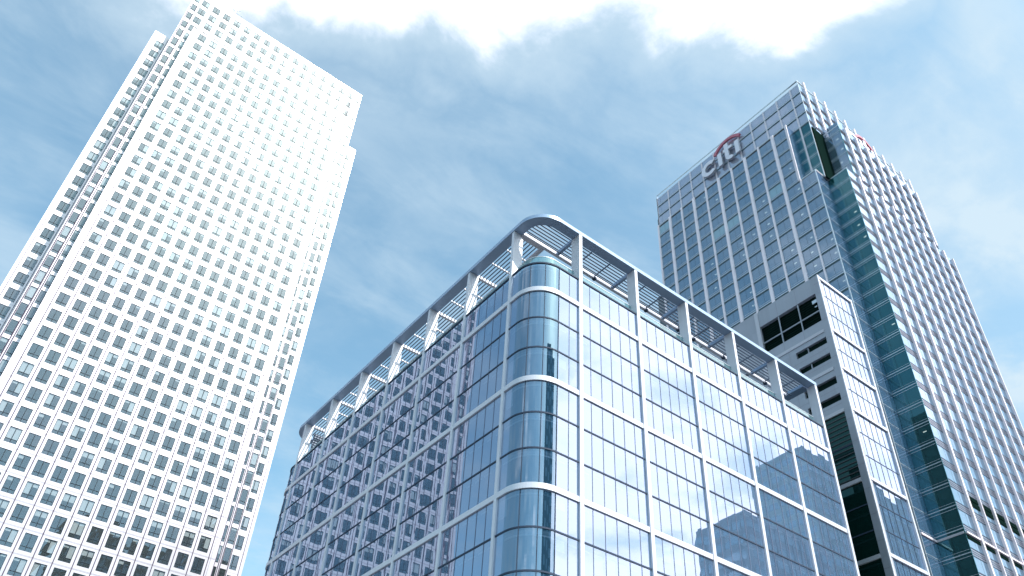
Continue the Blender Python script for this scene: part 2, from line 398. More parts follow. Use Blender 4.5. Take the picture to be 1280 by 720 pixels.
def tower_window(w, h, kinds, split=True):
    """frame, pane, blind and the room behind, local origin in the middle of the opening"""
    fr = MB(); d = -.05; t = .06
    fr.box((-w/2, d-.07, -h/2), (-w/2+t, d, h/2), 'window_frame'); fr.box((w/2-t, d-.07, -h/2), (w/2, d, h/2), 'window_frame')
    fr.box((-w/2+t, d-.07, h/2-t), (w/2-t, d, h/2), 'window_frame'); fr.box((-w/2+t, d-.07, -h/2), (w/2-t, d, -h/2+t), 'window_frame')
    zt = -h/2+.66
    fr.box((-w/2+t, d-.07, zt-.045), (w/2-t, d+.002, zt+.045), 'window_frame')
    if split:
        fr.box((-.045, d-.07, -h/2+t), (.045, d+.004, zt-.045), 'window_frame'); fr.box((-.045, d-.07, zt+.045), (.045, d+.004, h/2-t), 'window_frame')
    R2 = 1.7
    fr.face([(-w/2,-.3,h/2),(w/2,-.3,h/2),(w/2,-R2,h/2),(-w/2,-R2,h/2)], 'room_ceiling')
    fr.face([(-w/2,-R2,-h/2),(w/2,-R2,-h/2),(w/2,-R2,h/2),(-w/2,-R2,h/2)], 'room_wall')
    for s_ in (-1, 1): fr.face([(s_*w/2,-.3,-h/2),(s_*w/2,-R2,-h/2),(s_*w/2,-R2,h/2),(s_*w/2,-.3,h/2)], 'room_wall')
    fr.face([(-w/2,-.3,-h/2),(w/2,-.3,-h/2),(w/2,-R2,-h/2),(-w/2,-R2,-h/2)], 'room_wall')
    gl = MB()
    hw = (((-w/2+t, -.028), (.028, w/2-t)) if split else ((-w/2+t, w/2-t),))
    for (a, c) in hw:
        e = [random.uniform(-.006, .006) for _ in range(4)]
        for z0, z1 in ((-h/2+t, zt), (zt, h/2-t)):
            gl.face([(a,d-.03+e[0],z0),(c,d-.03+e[1],z0),(c,d-.03+e[2],z1),(a,d-.03+e[3],z1)], 'tower_glass')
    bl = MB()
    for (a, c), k in zip(hw, kinds):
        if k > 0:
            zb = h/2-t-k*(h-.76)
            bl.box((a+.02, d-.14, zb), (c-.02, d-.12, h/2-t), 'blind')
    return {'window': fr, 'pane': gl, 'blind': bl if bl.f else None}
KINDS = [(0,0), (0,0), (0,0), (.15,.15), (1,1), (.95,.3), (.2,1), (.45,.45), (0,1), (1,.1), (.3,0), (1,1), (.6,.6), (0,.2)]
full = [[tower_window(WW, WH, k) for k in KINDS] for _ in range(3)]
slim = [tower_window(1.1, WH, (k[0],), False) for k in KINDS]
fullL = [[tower_window(WW, WL, k) for k in KINDS]]; slimL = [tower_window(1.1, WL, (k[0],), False) for k in KINDS]
specs = []
def pick(tab, z, i):
    r = random.random(); v = 0 if r < .34 else random.randrange(len(tab)); return tab[v]
for k, z in enumerate(rows):
    for i, x in enumerate(cols): specs.append((frame_S(x, YB, z), WW, WH, pick(random.choice(full), z, i)))
for z in crow:
    for x in (ccol if z > 175 else (ccol[0], ccol[15])): specs.append((frame_S(x, YC, z), WW*(1 if z > 175 else .5), WH, pick(random.choice(full if z > 175 else fullL), z, 0)))
for z in crow:
    for x in (TX-21.95, TX+21.95): specs.append((frame_S(x, YC, z), 1.1, WH, pick(slim if z > 175 else slimL, z, 0)))
for z in srow:
    for x in (TX-24.5, TX+24.5): specs.append((frame_S(x, YS, z), WW, WH, pick(random.choice(full), z, 0)))
place_windows(tower, specs)

ant = thing('rooftop_aerial', 'small grey forked aerial on the roof edge of the white tower', 'aerial', 3.1, YC+1.2)
ant.location.z = 192+EYE; BASE[ant.name] = (3.1, YC+1.2)
def tube(mb, a, b_, r, m, n=8):
    a, b_ = Vector(a), Vector(b_); d = (b_-a).normalized(); u = d.orthogonal().normalized(); v = d.cross(u)
    ring = lambda c: [tuple(c+u*math.cos(2*math.pi*k/n)*r+v*math.sin(2*math.pi*k/n)*r) for k in range(n)]
    A, B = ring(a), ring(b_)
    for k in range(n): mb.face([A[k], A[(k+1)%n], B[(k+1)%n], B[k]], m, True)
    mb.face(A[::-1], m); mb.face(B, m)
def part_at(name, mb, root, z=0):
    bx, by = BASE[root.name]; me = mb.mesh(name); me.transform(Matrix.Translation((-bx, -by, EYE-root.location.z))); return link(name, me, root)
b = MB(); ax, ay = 3.1, YC+1.2; tube(b, (ax, ay, 192), (ax, ay, 195.3), .14, 'fin_pale'); b.box((ax-.5, ay-.4, 192), (ax+.5, ay+.4, 192.5), 'fin_pale'); part_at('mast', b, ant)
b = MB(); tube(b, (ax, ay, 194.6), (ax+1.9, ay-.2, 194.1), .09, 'rail'); tube(b, (ax, ay, 195.2), (ax+1.0, ay-.2, 195.9), .10, 'rail'); tube(b, (ax, ay, 194.9), (ax-.9, ay, 195.3), .08, 'rail'); part_at('arm', b, ant)

# ================================================================== GLASS BLOCK WITH CURVED CORNER
X0, Y0, XE, YE = 38., 50., 89.7, 113.9
block = thing('glass_office_block', 'blue glass office block with white frame, rounded corner and open rooftop canopy', 'office building', 64, 82)
RC = 3.2; CC = (X0+RC, Y0+RC); CF = (X0+RC, YE-RC)
FH = 4.02; TOPZ = 64.3; BZ = [60.35-12.06*k for k in range(0, 6)]
rc = [44.2+9.1*k for k in range(6)]; lc = [54.6+9.1*k for k in range(7)]
flo = [TOPZ-FH*k for k in range(0, 17)]
def arc(c, r, a0, a1, n): return [(c[0]+r*math.cos(R(a0+(a1-a0)*k/n)), c[1]+r*math.sin(R(a0+(a1-a0)*k/n))) for k in range(n+1)]
def outline(off, n=14, east=XE+.3):
    """plan line from the east end along the front, round the corner, along the west face and round the far corner; off = how far outside"""
    return [(east, Y0-off)] + arc(CC, RC+off, 270, 180, n) + arc(CF, RC+off, 180, 90, n) + [(east, YE+off)]
# floor slabs, roof deck and core
for k, z in enumerate(flo):
    if k and z > -1:
        s_ = MB(); s_.prism(outline(-.38, 6, XE-.4)[::-1], z-.42, z-.02, 'slab'); part('floor_slab', s_, block)
s_ = MB(); s_.box((X0+10, Y0+12, -EYE), (XE-6, YE-12, TOPZ-.5), 'core_wall')
for xx in (44.2, 53.3, 62.4, 71.5, 80.6):
    s_.box((xx-.4, Y0+3.6, -EYE), (xx+.4, Y0+4.4, TOPZ-.5), 'slab')
for yy in lc: s_.box((X0+3.6, yy-.4, -EYE), (X0+4.4, yy+.4, TOPZ-.5), 'slab')
part('core', s_, block)
s_ = MB(); s_.prism(outline(-.3, 6, XE-.2)[::-1], TOPZ-.3, TOPZ-.06, 'roof_felt')
part('roof', s_, block)
s_ = MB(); s_.box((60, 66, TOPZ), (86, 100, TOPZ+6.3), 'canopy_metal')
for k in range(9): s_.box((59.94, 66.5, TOPZ+.5+k*.65), (60, 99.5, TOPZ+.8+k*.65), 'joint_pale'); s_.box((60.5, 65.94, TOPZ+.5+k*.65), (85.5, 66, TOPZ+.8+k*.65), 'joint_pale')
part('plant_room', s_, block)
s_ = MB(); s_.face([(XE+.3, Y0+.1, -EYE), (XE+.3, YE, -EYE), (XE+.3, YE, TOPZ), (XE+.3, Y0+.1, TOPZ)], 'dark_glass')
s_.face([(X0+3.3, YE+.0, -EYE), (XE, YE+.0, -EYE), (XE, YE+.0, TOPZ), (X0+3.3, YE+.0, TOPZ)], 'dark_glass')
for k, z in enumerate(flo):
    s_.box((XE+.303, Y0+.2, z-.3), (XE+.40, YE, z), 'mullion'); s_.box((X0+4, YE+.003, z-.3), (XE, YE+.12, z), 'mullion')
for q in range(7): s_.box((X0+4+8*q, YE+.003, -EYE), (X0+4.5+8*q, YE+.14, TOPZ), 'white_metal')
part('end_wall', s_, block)

def bay_window(n, pitch, h, left_out=0.):
    """n panes of one bay between two floor lines; origin at the middle of the bay, bottom line at -h/2"""
    w = n*pitch; fr = MB(); gl = MB()
    for i in range(1, n): x = -w/2+i*pitch; fr.box((x-.03, -.05, -h/2+.14), (x+.03, .03, h/2), 'mullion_pale')
    fr.box((-w/2, -.06, -h/2-.02), (w/2, .06, -h/2+.14), 'mullion')
    for i in range(n):
        a = -w/2+i*pitch; tx, tz, tw = random.gauss(0, .0016), random.gauss(0, .0016), random.gauss(0, .0006)
        gl.face([(a,-tx-tz+tw,-h/2+.1),(a+pitch,tx-tz-tw,-h/2+.1),(a+pitch,tx+tz+tw,h/2),(a,-tx+tz-tw,h/2)], 'block_glass')
    hb = MB()
    for i in range(n):
        a = -w/2+i*pitch
        if random.random() < .9: hb.box((a+.28, -.34, h/2-.62), (a+pitch-.22, -.26, h/2-.50), 'headbox')
        if random.random() < .08: hb.box((a+.15, -.30, h/2-.5-random.uniform(.8, 2.6)), (a+pitch-.15, -.27, h/2-.5), 'headbox')
    return {'window': fr, 'pane': gl, 'blind_box': hb}
bay6 = [bay_window(6, 9.1/6, FH) for _ in range(9)]; bay2 = [bay_window(2, 1.5, FH) for _ in range(4)]; bay1 = [bay_window(1, 1.4, FH) for _ in range(3)]
specs = []
for k in range(len(flo)-1):
    zc_ = flo[k]-FH/2
    for q in range(5): specs.append((frame_S((rc[q]+rc[q+1])/2, Y0, zc_), 9.1, FH, random.choice(bay6)))
    specs.append((frame_S(42.7, Y0, zc_), 3, FH, random.choice(bay2)))
    for q in range(6): specs.append((frame_W(X0, (lc[q]+lc[q+1])/2, zc_), 9.1, FH, random.choice(bay6)))
    specs.append((frame_W(X0, 53.9, zc_), 1.4, FH, random.choice(bay1))); specs.append((frame_W(X0, 109.95, zc_), 1.4, FH, random.choice(bay1)))
# curved panes
def curve_window(c, a0, a1, z0, z1):
    fr = MB(); gl = MB(); n = 3
    for i in range(n):
        b0, b1 = a0+(a1-a0)*i/n, a0+(a1-a0)*(i+1)/n
        A = arc(c, RC, b0, b1, 8)
        for p, q in zip(A, A[1:]): gl.face([(p[0],p[1],z0),(q[0],q[1],z0),(q[0],q[1],z1),(p[0],p[1],z1)], 'curve_glass', True)
        p, q = arc(c, RC+.035, b0, b1, 1)[0], arc(c, RC-.05, b0, b1, 1)[0]
        tube(fr, (p[0], p[1], z0+.1), (p[0], p[1], z1), .04, 'mullion', 6)
    fr.path(arc(c, RC-.06, a0, a1, 16), arc(c, RC+.06, a0, a1, 16), z0-.02, z0+.14, 'mullion')
    hb = MB(); hb.path(arc(c, RC-.35, a0+4, a1-4, 12), arc(c, RC-.27, a0+4, a1-4, 12), z1-.62, z1-.50, 'headbox')
    return {'window': fr, 'pane': gl, 'blind_box': hb}
ncw = 0
for k in range(len(flo)-1):
    for (c, a0, a1) in ((CC, 270, 180), (CF, 180, 90)):
        cw = curve_window((0, 0), a0, a1, -FH/2, FH/2)
        vis = 0
        T = Matrix.Translation((c[0], c[1], flo[k]-FH/2))
        p = proj(Vector((c[0]-2, c[1]-2, flo[k]-FH/2)))
        if c is CC and p and p[1] < 740:
            bx, by = BASE[block.name]; par = None
            for nm, mb in cw.items():
                o = link(nm if nm != 'window' else 'corner_window', mb.mesh(nm), par or block, (c[0]-bx, c[1]-by, flo[k]-FH/2+EYE) if par is None else (0,0,0))
                par = par or o
            ncw += 1
        else: specs.append((T, .1, .1, cw))
place_windows(block, specs, limit=96)

# white frame: bands that follow the plan, columns
for zb in BZ:
    s_ = MB(); s_.path(outline(-.05, 20, XE)[:-1], outline(.16, 20, XE)[:-1], zb-.29, zb+.29, 'white_metal'); part('band', s_, block)
s_ = MB(); s_.path(outline(-.08, 20, XE)[:-1], outline(.10, 20, XE)[:-1], TOPZ-.10, TOPZ+.10, 'mullion'); part('coping', s_, block)
CT = 72.1
for k, x in enumerate(rc):
    s_ = MB(); x0, x1 = x-.23, x+.23
    s_.box((x0, Y0-.24, -EYE), (x1, Y0+.05, TOPZ-.2), 'white_metal'); s_.box((x0, Y0-.24, TOPZ-.2), (x1, Y0+1.15, CT-.535), 'white_metal'); part('column', s_, block)
for k, y in enumerate(lc):
    s_ = MB(); s_.box((X0-.18, y-.21, -EYE), (X0+.05, y+.21, TOPZ-.2), 'white_metal'); s_.box((X0-.18, y-.21, TOPZ-.2), (X0+1.15, y+.21, CT-.535), 'white_metal'); part('column', s_, block)
# parapet of clear glass set back behind the coping
s_ = MB(); po = outline(-.75, 16, XE-.8)[:-1]; pi = outline(-.78, 16, XE-.8)[:-1]; s_.path(pi, po, TOPZ-.05, TOPZ+1.75, 'clear_glass')
pp = part('parapet_glass', s_, block)
s_ = MB(); s_.path(outline(-.81, 16, XE-.8)[:-1], outline(-.73, 16, XE-.8)[:-1], TOPZ+1.76, TOPZ+1.83, 'rail')
part('rail', s_, pp)
# canopy
s_ = MB(); s_.path(outline(-1.0, 20, XE+.26)[:-1], outline(.27, 20, XE+.26)[:-1], CT-.54, CT, 'canopy_metal')
s_.box((XE-1.1, Y0+1.16, CT-.54), (XE+.26, YE-1.0, CT), 'canopy_metal')
cano = part('roof_canopy', s_, block)
s_ = MB(); s_.box((X0+.9, Y0+4.0, CT-.66), (XE-1.12, Y0+4.42, CT-.20), 'white_metal'); s_.box((X0+.9, Y0+3.2, CT-1.15), (XE-1.2, Y0+3.3, CT-1.05), 'mullion'); part('inner_beam', s_, cano)
s_ = MB(); s_.box((X0+4.0, Y0+4.5, CT-.66), (X0+4.42, YE-4.5, CT-.20), 'white_metal'); part('inner_beam', s_, cano)
for x in rc[:-1]:
    s_ = MB(); s_.box((x-.18, Y0+1.16, CT-.66), (x+.18, Y0+3.98, CT-.22), 'canopy_metal'); part('girder', s_, cano)
for y in lc:
    s_ = MB(); s_.box((X0+1.16, y-.18, CT-.66), (X0+3.98, y+.18, CT-.22), 'white_metal'); part('girder', s_, cano)
for q in range(5):
    for e in (1, 2):
        x = rc[q]+9.1*e/3
        s_ = MB(); s_.box((x-.05, Y0+1.16, CT-.44), (x+.05, Y0+3.98, CT-.28), 'louvre_metal'); s_.box((x-.16, Y0+3.8, CT-.95), (x+.16, Y0+4.3, CT-.67), 'mullion'); s_.box((x-.38, Y0+4.0, CT-.86), (x+.38, Y0+4.1, CT-.76), 'mullion'); part('purlin', s_, cano)
for q in range(6):
    for e in (1, 2):
        y = lc[q]+9.1*e/3; s_ = MB(); s_.box((X0+1.16, y-.09, CT-.44), (X0+3.98, y+.09, CT-.24), 'white_metal'); part('purlin', s_, cano)
s_ = MB()
for k in range(6):
    d = 1.46+.45*k
    def blade(a, b_, f=1):
        # a tilted thin blade from a to b_
        a, b_ = Vector(a), Vector(b_); u = (b_-a).normalized(); n = Vector((-u.y, u.x, 0)); h_ = .045
        c0, c1 = n*f*(.10 if f > 0 else .055)+Vector((0,0,.06)), n*-f*(.10 if f > 0 else .055)+Vector((0,0,-.03)); e_ = Vector((0,0,.04))
        A = [a+c0, a+c1, a+c1-e_, a+c0-e_]; B = [b_+c0, b_+c1, b_+c1-e_, b_+c0-e_]
        for i in range(4): s_.face([A[i], A[(i+1)%4], B[(i+1)%4], B[i]], 'louvre_metal')
    blade((X0+1.2, Y0+d, CT-.14), (XE-1.15, Y0+d, CT-.14), -1)
    blade((X0+d, YE-1.2, CT-.14), (X0+d, Y0+4.5, CT-.14))
lv = part('louvre', s_, cano)
# louvred screen at the far west end and small plant at the east end
s_ = MB()
for k in range(8): s_.box((X0+1.3, YE-5.6, CT-5.4+k*.42), (X0+4.4, YE-5.45, CT-5.12+k*.42), 'louvre_metal')
s_.box((X0+1.3, YE-5.44, CT-5.6), (X0+4.4, YE-5.3, CT-2.0), 'mullion')
part('louvre_screen', s_, block)
s_ = MB(); s_.box((XE-5.4, Y0+5.0, TOPZ), (XE-1.4, Y0+9, CT-2.2), 'spandrel_glass')
for k in range(3): s_.box((XE-8.5, Y0+3.0, TOPZ+1.9+k*.55), (XE-1.3, Y0+3.15, TOPZ+2.1+k*.55), 'rail')
part('plant_cabinet', s_, block)

# ================================================================== GREY WING WITH TALL PIER
GX, GY, GZ = 99.3, 50.3, 100.4
wing = thing('office_building', 'narrow grey office building with black openings, beside the tall finned glass tower', 'office building', 105, 66)
y1 = 78; b = MB()
# west face: pier, fascia, spandrels left as a grid round the black openings
b.box((GX, GY, -EYE), (GX+1.0, GY+1.05, GZ-.03), 'stone_grey')
b.box((GX+.02, GY+1.05, 96.75), (GX+1.0, 63.2, GZ-.03), 'stone_grey')
b.box((GX+.02, 63.95, 88.7), (GX+1.0, y1, GZ-.03), 'stone_grey')
b.box((GX+.02, GY+1.05, 88.7), (GX+1.0, 63.2, 90.65), 'stone_grey')
def slots(z0, z1, holes, ya, yb_):
    zz = z0
    for (h0, h1) in holes:
        b.box((GX+.02, GY+1.05, zz), (GX+1.0, ya, h0), 'stone_grey'); zz = h1
    b.box((GX+.02, GY+1.05, zz), (GX+1.0, ya, z1), 'stone_grey')
    b.box((GX+.02, ya, z0), (GX+1.0, y1, z1), 'stone_grey')
slots(80.8, 88.1, [(82.5, 83.75), (85.8, 87.1)], 57.3, 0)
slots(72.7, 80.2, [(74.4, 75.7), (77.6, 79.0)], 57.3, 0)
part('wall', b, wing)
b = MB(); b.box((GX-.10, 63.2, 60), (GX+.4, 63.95, GZ-.05), 'ledge'); part('pier', b, wing)
for z in (88.4, 80.5, 72.45, 60.3, 48.5, 36.3, 24.2, 12.1):
    b = MB(); b.box((GX-.12, GY+1.06, z-.3), (GX+.6, 63.18 if z > 60 else y1, z+.3), 'ledge'); part('ledge', b, wing)
b = MB(); b.box((GX+.7, GY+1.2, 90), (GX+.9, 63.2, 97), 'louvre_and_shade_black'); part('opening', b, wing)
b = MB(); b.box((GX+.10, GY+1.06, 92.85), (GX+.25, 63.19, 93.05), 'stone_grey')
for y in (55.1, 59.2): b.box((GX+.08, y-.1, 90.66), (GX+.26, y+.1, 96.74), 'stone_grey')
o_ = part('opening_bar', b, wing)
b = MB()
for k in range(12): b.box((GX+.55, GY+1.1, 90.9+k*.5), (GX+.68, 63.1, 90.98+k*.5), 'louvre_and_shade_black')
b.box((GX+.42, 51.6, 95.2), (GX+.5, 52.5, 95.9), 'rail'); b.box((GX+.42, 51.7, 94.3), (GX+.5, 52.2, 94.5), 'rail')
part('opening_louvre', b, wing)
for (z0, z1) in ((85.8, 87.1), (82.5, 83.75), (77.6, 79.0), (74.4, 75.7)):
    b = MB(); b.box((GX+.5, GY+1.1, z0-.1), (GX+.6, 57.4, z1+.1), 'louvre_and_shade_black'); b.box((GX+.2, 55.0, z0), (GX+.45, 55.15, z1), 'stone_grey'); part('slot_window', b, wing)
b = MB(); b.box((GX+.16, GY+1.06, -EYE), (GX+.3, y1, 72.15), 'dark_glass')
for k in range(30): 
    z = 71.3-.8*k
    if z > 60.8: b.box((GX+.06, GY+1.06, z), (GX+.158, y1, z+.14), 'dark_frame')
for z in (66.4, 56.4, 52.4, 44.4, 40.3, 32.2, 28.2): b.box((GX+.08, GY+1.06, z-.1), (GX+.158, y1, z+.1), 'mullion')
part('side_glazing', b, wing)
b = MB()
for y in (55.1, 59.2): b.box((GX+.012, y-.02, 96.76), (GX+.03, y+.02, GZ-.05), 'joint_pale'); b.box((GX+.012, y-.02, 88.75), (GX+.03, y+.02, 90.64), 'joint_pale')
for y in (58.6, 63.0, 67.4, 71.8):
    for z0, z1 in ((80.85, 88.05), (72.8, 80.15)): b.box((GX+.012, y-.02, z0), (GX+.03, y+.02, z1), 'joint_pale')
for z in (84.8, 81.9, 76.7, 73.8): b.box((GX+.010, GY+1.06, z-.02), (GX+.03, y1, z+.02), 'joint_pale')
for z in (98.6, 93.6, 90.6, 86.6, 82.6, 78.6, 74.6, 70.6, 66.6, 62.6, 58.6, 54.6, 50.6, 46.6): b.box((GX-.008, GY+.01, z-.025), (GX+.002, GY+1.04, z+.025), 'joint_pale')
part('panel_joint', b, wing)
b = MB(); b.box((GX+1.02, GY+.35, -EYE), (109.2, y1, GZ-.1), 'core_wall'); part('body', b, wing)
# front face
GW = 109.3
for z in (100.1, 88.4, 80.5, 72.45, 60.3, 48.5, 36.3, 24.2, 12.1):
    b = MB(); b.box((GX+.38, GY-.10, z-.28), (GW-.02, GY+.22, z+.28), 'white_metal'); part('band', b, wing)
b = MB(); b.box((GX+.003, GY-.15, -EYE), (GX+.38, GY-.003, GZ), 'white_metal'); b.box((GW-.25, GY-.15, -EYE), (GW+.15, GY+.3, GZ), 'white_metal'); part('edge_frame', b, wing)
specs = []
def small_win(w, h, n, m):
    fr = MB(); gl = MB(); p = w/n
    for i in range(1, n): fr.box((-w/2+i*p-.03, -.05, -h/2+.12), (-w/2+i*p+.03, .02, h/2), 'mullion' if m != 'sunlit_glass' else 'window_frame')
    fr.box((-w/2, -.06, -h/2), (w/2, .03, -h/2+.12), 'mullion')
    for i in range(n):
        a = -w/2+i*p; e = [random.gauss(0, .003) for _ in range(3)]
        gl.face([(a,-.02-e[0]-e[1],-h/2+.1),(a+p,-.02+e[0]-e[1],-h/2+.1),(a+p,-.02+e[0]+e[1],h/2),(a,-.02-e[0]+e[1],h/2)], m)
    hb = MB()
    for i in range(n):
        a = -w/2+i*p; hb.box((a+.25, -.24, h/2-.8), (a+p-.2, -.16, h/2-.55), 'headbox')
    return {'window': fr, 'pane': gl, 'blind_box': hb}
zs = [100.1-3.9*k for k in range(4)] + [88.4-3.95, 80.5, 80.5-4.02, 72.45] + [72.45-4.03*k for k in range(1, 19)]
for a, c in zip(zs, zs[1:]):
    h = a-c
    if c < -1: continue
    specs.append((frame_S((GX+.38+GW-.25)/2, GY+.12, (a+c)/2), GW-GX-.63, h, small_win(GW-GX-.63, h, 6, 'block_glass')))
place_windows(wing, specs)

# ================================================================== TALL GLASS TOWER WITH SIGN
tall = thing('glass_office_tower', 'tall stepped glass office tower with pale vertical fins and rooftop lettering', 'office tower', 153, 90)
FZ = 4.25
ZD, ZE, ZC, ZB_, ZA = 177.9, 156.3, 155.9, 175.5, 195.9
xD, xE, xC, xB, xA = 125., 125., 129.8, 133.1, 128.
yD0, yD1, yE0, yIn, yC0, yB1, yA0 = 61.1, 106.5, 56.9, 56.87, 51.9, 56.2, 56.5
xC1, xB1, xA1 = 176.6, 170.3, 181.
fl = [62.5+FZ*k for k in range(-15, 32)]
def cellw(w, h, glassm, spand, sh, bars, lamp, barm='rail'):
    """one storey of curtain wall between two fins: vision pane, spandrel, transoms, shallow room with a ceiling lamp"""
    fr = MB(); gl = MB(); z0, z1 = -h/2, h/2; zs_ = z0+sh
    e = [random.gauss(0, .005) for _ in range(3)]
    gl.face([(-w/2,-e[0]-e[1],zs_),(w/2,e[0]-e[1],zs_),(w/2,e[0]+e[1],z1),(-w/2,-e[0]+e[1],z1)], glassm)
    fr.face([(-w/2,.0,z0),(w/2,.0,z0),(w/2,.0,zs_),(-w/2,.0,zs_)], spand)
    for zb, th, out, m in bars: fr.box((-w/2, .003, z0+zb), (w/2, out, z0+zb+th), m)
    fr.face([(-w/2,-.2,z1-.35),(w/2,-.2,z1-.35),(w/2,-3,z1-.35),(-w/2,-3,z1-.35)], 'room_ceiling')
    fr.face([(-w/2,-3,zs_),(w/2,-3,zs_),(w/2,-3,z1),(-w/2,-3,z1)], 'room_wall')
    fr.box((-.02, -.03, zs_), (.02, .01, z1), 'window_frame')
    lm = None
    if lamp:
        lm = MB(); a = random.uniform(-w*.3, w*.3); lm.box((a-.32, -1.3, z1-.42), (a+.32, -1.1, z1-.36), 'ceiling_lamp')
    return {'window': fr, 'pane': gl, 'ceiling_lamp': lm}
W_BARS = [(.0, .42, .04, 'band_dark'), (.42, .20, .16, 'rail'), (1.12, .09, .05, 'rail')]
S_BARS = [(.02, .13, .06, 'mullion'), (.50, .10, .05, 'mullion'), (.92, .10, .05, 'mullion'), (1.40, .14, .06, 'mullion')]
C_BARS = [(.02, .08, .04, 'rail'), (.55, .16, .06, 'rail'), (1.15, .05, .03, 'rail')]
specs = []
def tab(w, g_, sp, sh, bars, n=9, lamp=.3): return [cellw(w, FZ, g_, sp, sh, bars, i < n*lamp) for i in range(n)]
nD = 10; wD = (yD1-yD0)/nD
tD = tab(wD, 'tall_glass', 'spandrel_glass', 1.2, W_BARS)*2 + tab(wD, 'blind_glass', 'spandrel_glass', 1.2, W_BARS, 1, 0)
tE = tab(yD0-yE0, 'tall_glass', 'spandrel_glass', 1.2, W_BARS)
tA = tab(4.5, 'screen_glass', 'screen_glass', 1.2, W_BARS, 5, 0); tAg = tab(4.5, 'green_glass', 'green_glass', .5, C_BARS, 4, 0)
tC = tab(yIn-yC0, 'green_glass', 'green_glass', .6, C_BARS, 8, .3)
tB = tab(yB1-yC0, 'tall_glass', 'tall_glass', .6, C_BARS, 5, .7)
tEr = tab(xC-xE, 'block_glass', 'spandrel_glass', .6, [(.56, .06, .03, 'rail'), (.02, .05, .02, 'mullion')], 5, 0)
PR = 4.65; nR = 10
tR = tab(PR, 'tall_glass', 'spandrel_metal', 1.55, S_BARS, 8, 0)
for z in fl:
    c = z+FZ/2
    if c > ZA: continue
    if c < ZD:
        for q in range(nD): specs.append((frame_W(xD, yD0+wD*(q+.5), c), wD, FZ, random.choice(tD)))
    if c < ZE:
        specs.append((frame_W(xE, (yD0+yE0)/2, c), yD0-yE0, FZ, random.choice(tE)))
        specs.append((frame_S((xE+xC)/2, yE0, c), xC-xE, FZ, random.choice(tEr)))
    if c < ZC:
        specs.append((frame_W(xC, (yIn+yC0)/2, c), yIn-yC0, FZ, random.choice(tC)))
        for q in range(nR): specs.append((frame_S(xC+.12+PR*(q+.5), yC0, c), PR, FZ, random.choice(tR)))
    elif c < ZB_:
        specs.append((frame_W(xB, (yB1+yC0)/2, c), yB1-yC0, FZ, random.choice(tB)))
        for q in range(8): specs.append((frame_S(xB+PR*(q+.5), yC0, c), PR, FZ, random.choice(tR)))
    if c > ZC:
        for q in range(11):
            yc = yA0+2.25+4.5*q
            if yc < 109.: 
                if c > ZD or q < 2: specs.append((frame_W(xA, yc, c), 4.5, FZ, random.choice(tA if c > ZD else tAg)))
        if c > ZB_ :
            for q in range(11): specs.append((frame_S(xA+.2+PR*(q+.5), yA0, c), PR, FZ, random.choice(tR)))
        else: specs.append((frame_S(xA+.2+PR*.5, yA0, c), PR, FZ, random.choice(tR)))
    if c > ZD: specs.append((frame_W(xA, 107.45, c), 2.9, FZ, cellw(2.9, FZ, 'screen_glass', 'screen_glass', 1.2, W_BARS, False)))
    else: specs.append((frame_W(xA, 107.7, c), 2.4, FZ, cellw(2.4, FZ, 'tall_glass', 'spandrel_glass', 1.2, W_BARS, False)))
def hid(T):
    p = proj(T.translation); 
    if not p: return True
    x, y = p[0], p[1]
    # behind the block and the grey wing
    if 1020 < x < 1175 and y > 343+(x-1020)*4.05*.9: return True
    if x < 1020 and y > 290+(x-724)*.637: return True
    return False
place_windows(tall, specs, hid=hid)
# bodies behind the glass (roofs, backs)
b = MB()
b.box((xD+3.2, yD0-1, -EYE), (xA1-4, 112, ZC-.3), 'core_wall'); b.box((xA+3.2, yA0+3.2, ZC-.3), (xA1-3.2, 112, ZA-6), 'core_wall')
for (p, q, z) in (((xD,yD0),(xA+3,yD1),ZD), ((xE,yE0),(xC+4,yD0),ZE), ((xC,yC0),(xC1,yIn+4),ZC), ((xB,yC0),(xB1,yB1+4),ZB_)):
    b.box((p[0]+.05, p[1]+.05, z-.3), (q[0]-.05, q[1]-.05, z-.05), 'roof_felt')
b.face([(xC1-.1,yC0+.1,-EYE),(xC1-.1,yC0+40,-EYE),(xC1-.1,yC0+40,ZC-.1),(xC1-.1,yC0+.1,ZC-.1)], 'spandrel_glass')
b.face([(xB1-.1,yC0+.1,ZC),(xB1-.1,yC0+6,ZC),(xB1-.1,yC0+6,ZB_),(xB1-.1,yC0+.1,ZB_)], 'spandrel_glass')
b.face([(xD,yD1,-EYE),(xD,yD1,ZD),(xA,yD1,ZD),(xA,yD1,-EYE)], 'spandrel_glass')
b.face([(xD,yD0,ZE),(xA,yD0,ZE),(xA,yD0,ZD),(xD,yD0,ZD)], 'spandrel_glass')
b.face([(xA,108.9,-EYE),(xA1,108.9,-EYE),(xA1,108.9,ZA),(xA,108.9,ZA)], 'spandrel_glass')
b.box((xA+.3, yB1, ZC), (xB+.02, yB1+.25, ZB_), 'louvre_and_shade_black')  # black sheet painted in for the shade of the gap between the two steps
part('body', b, tall)
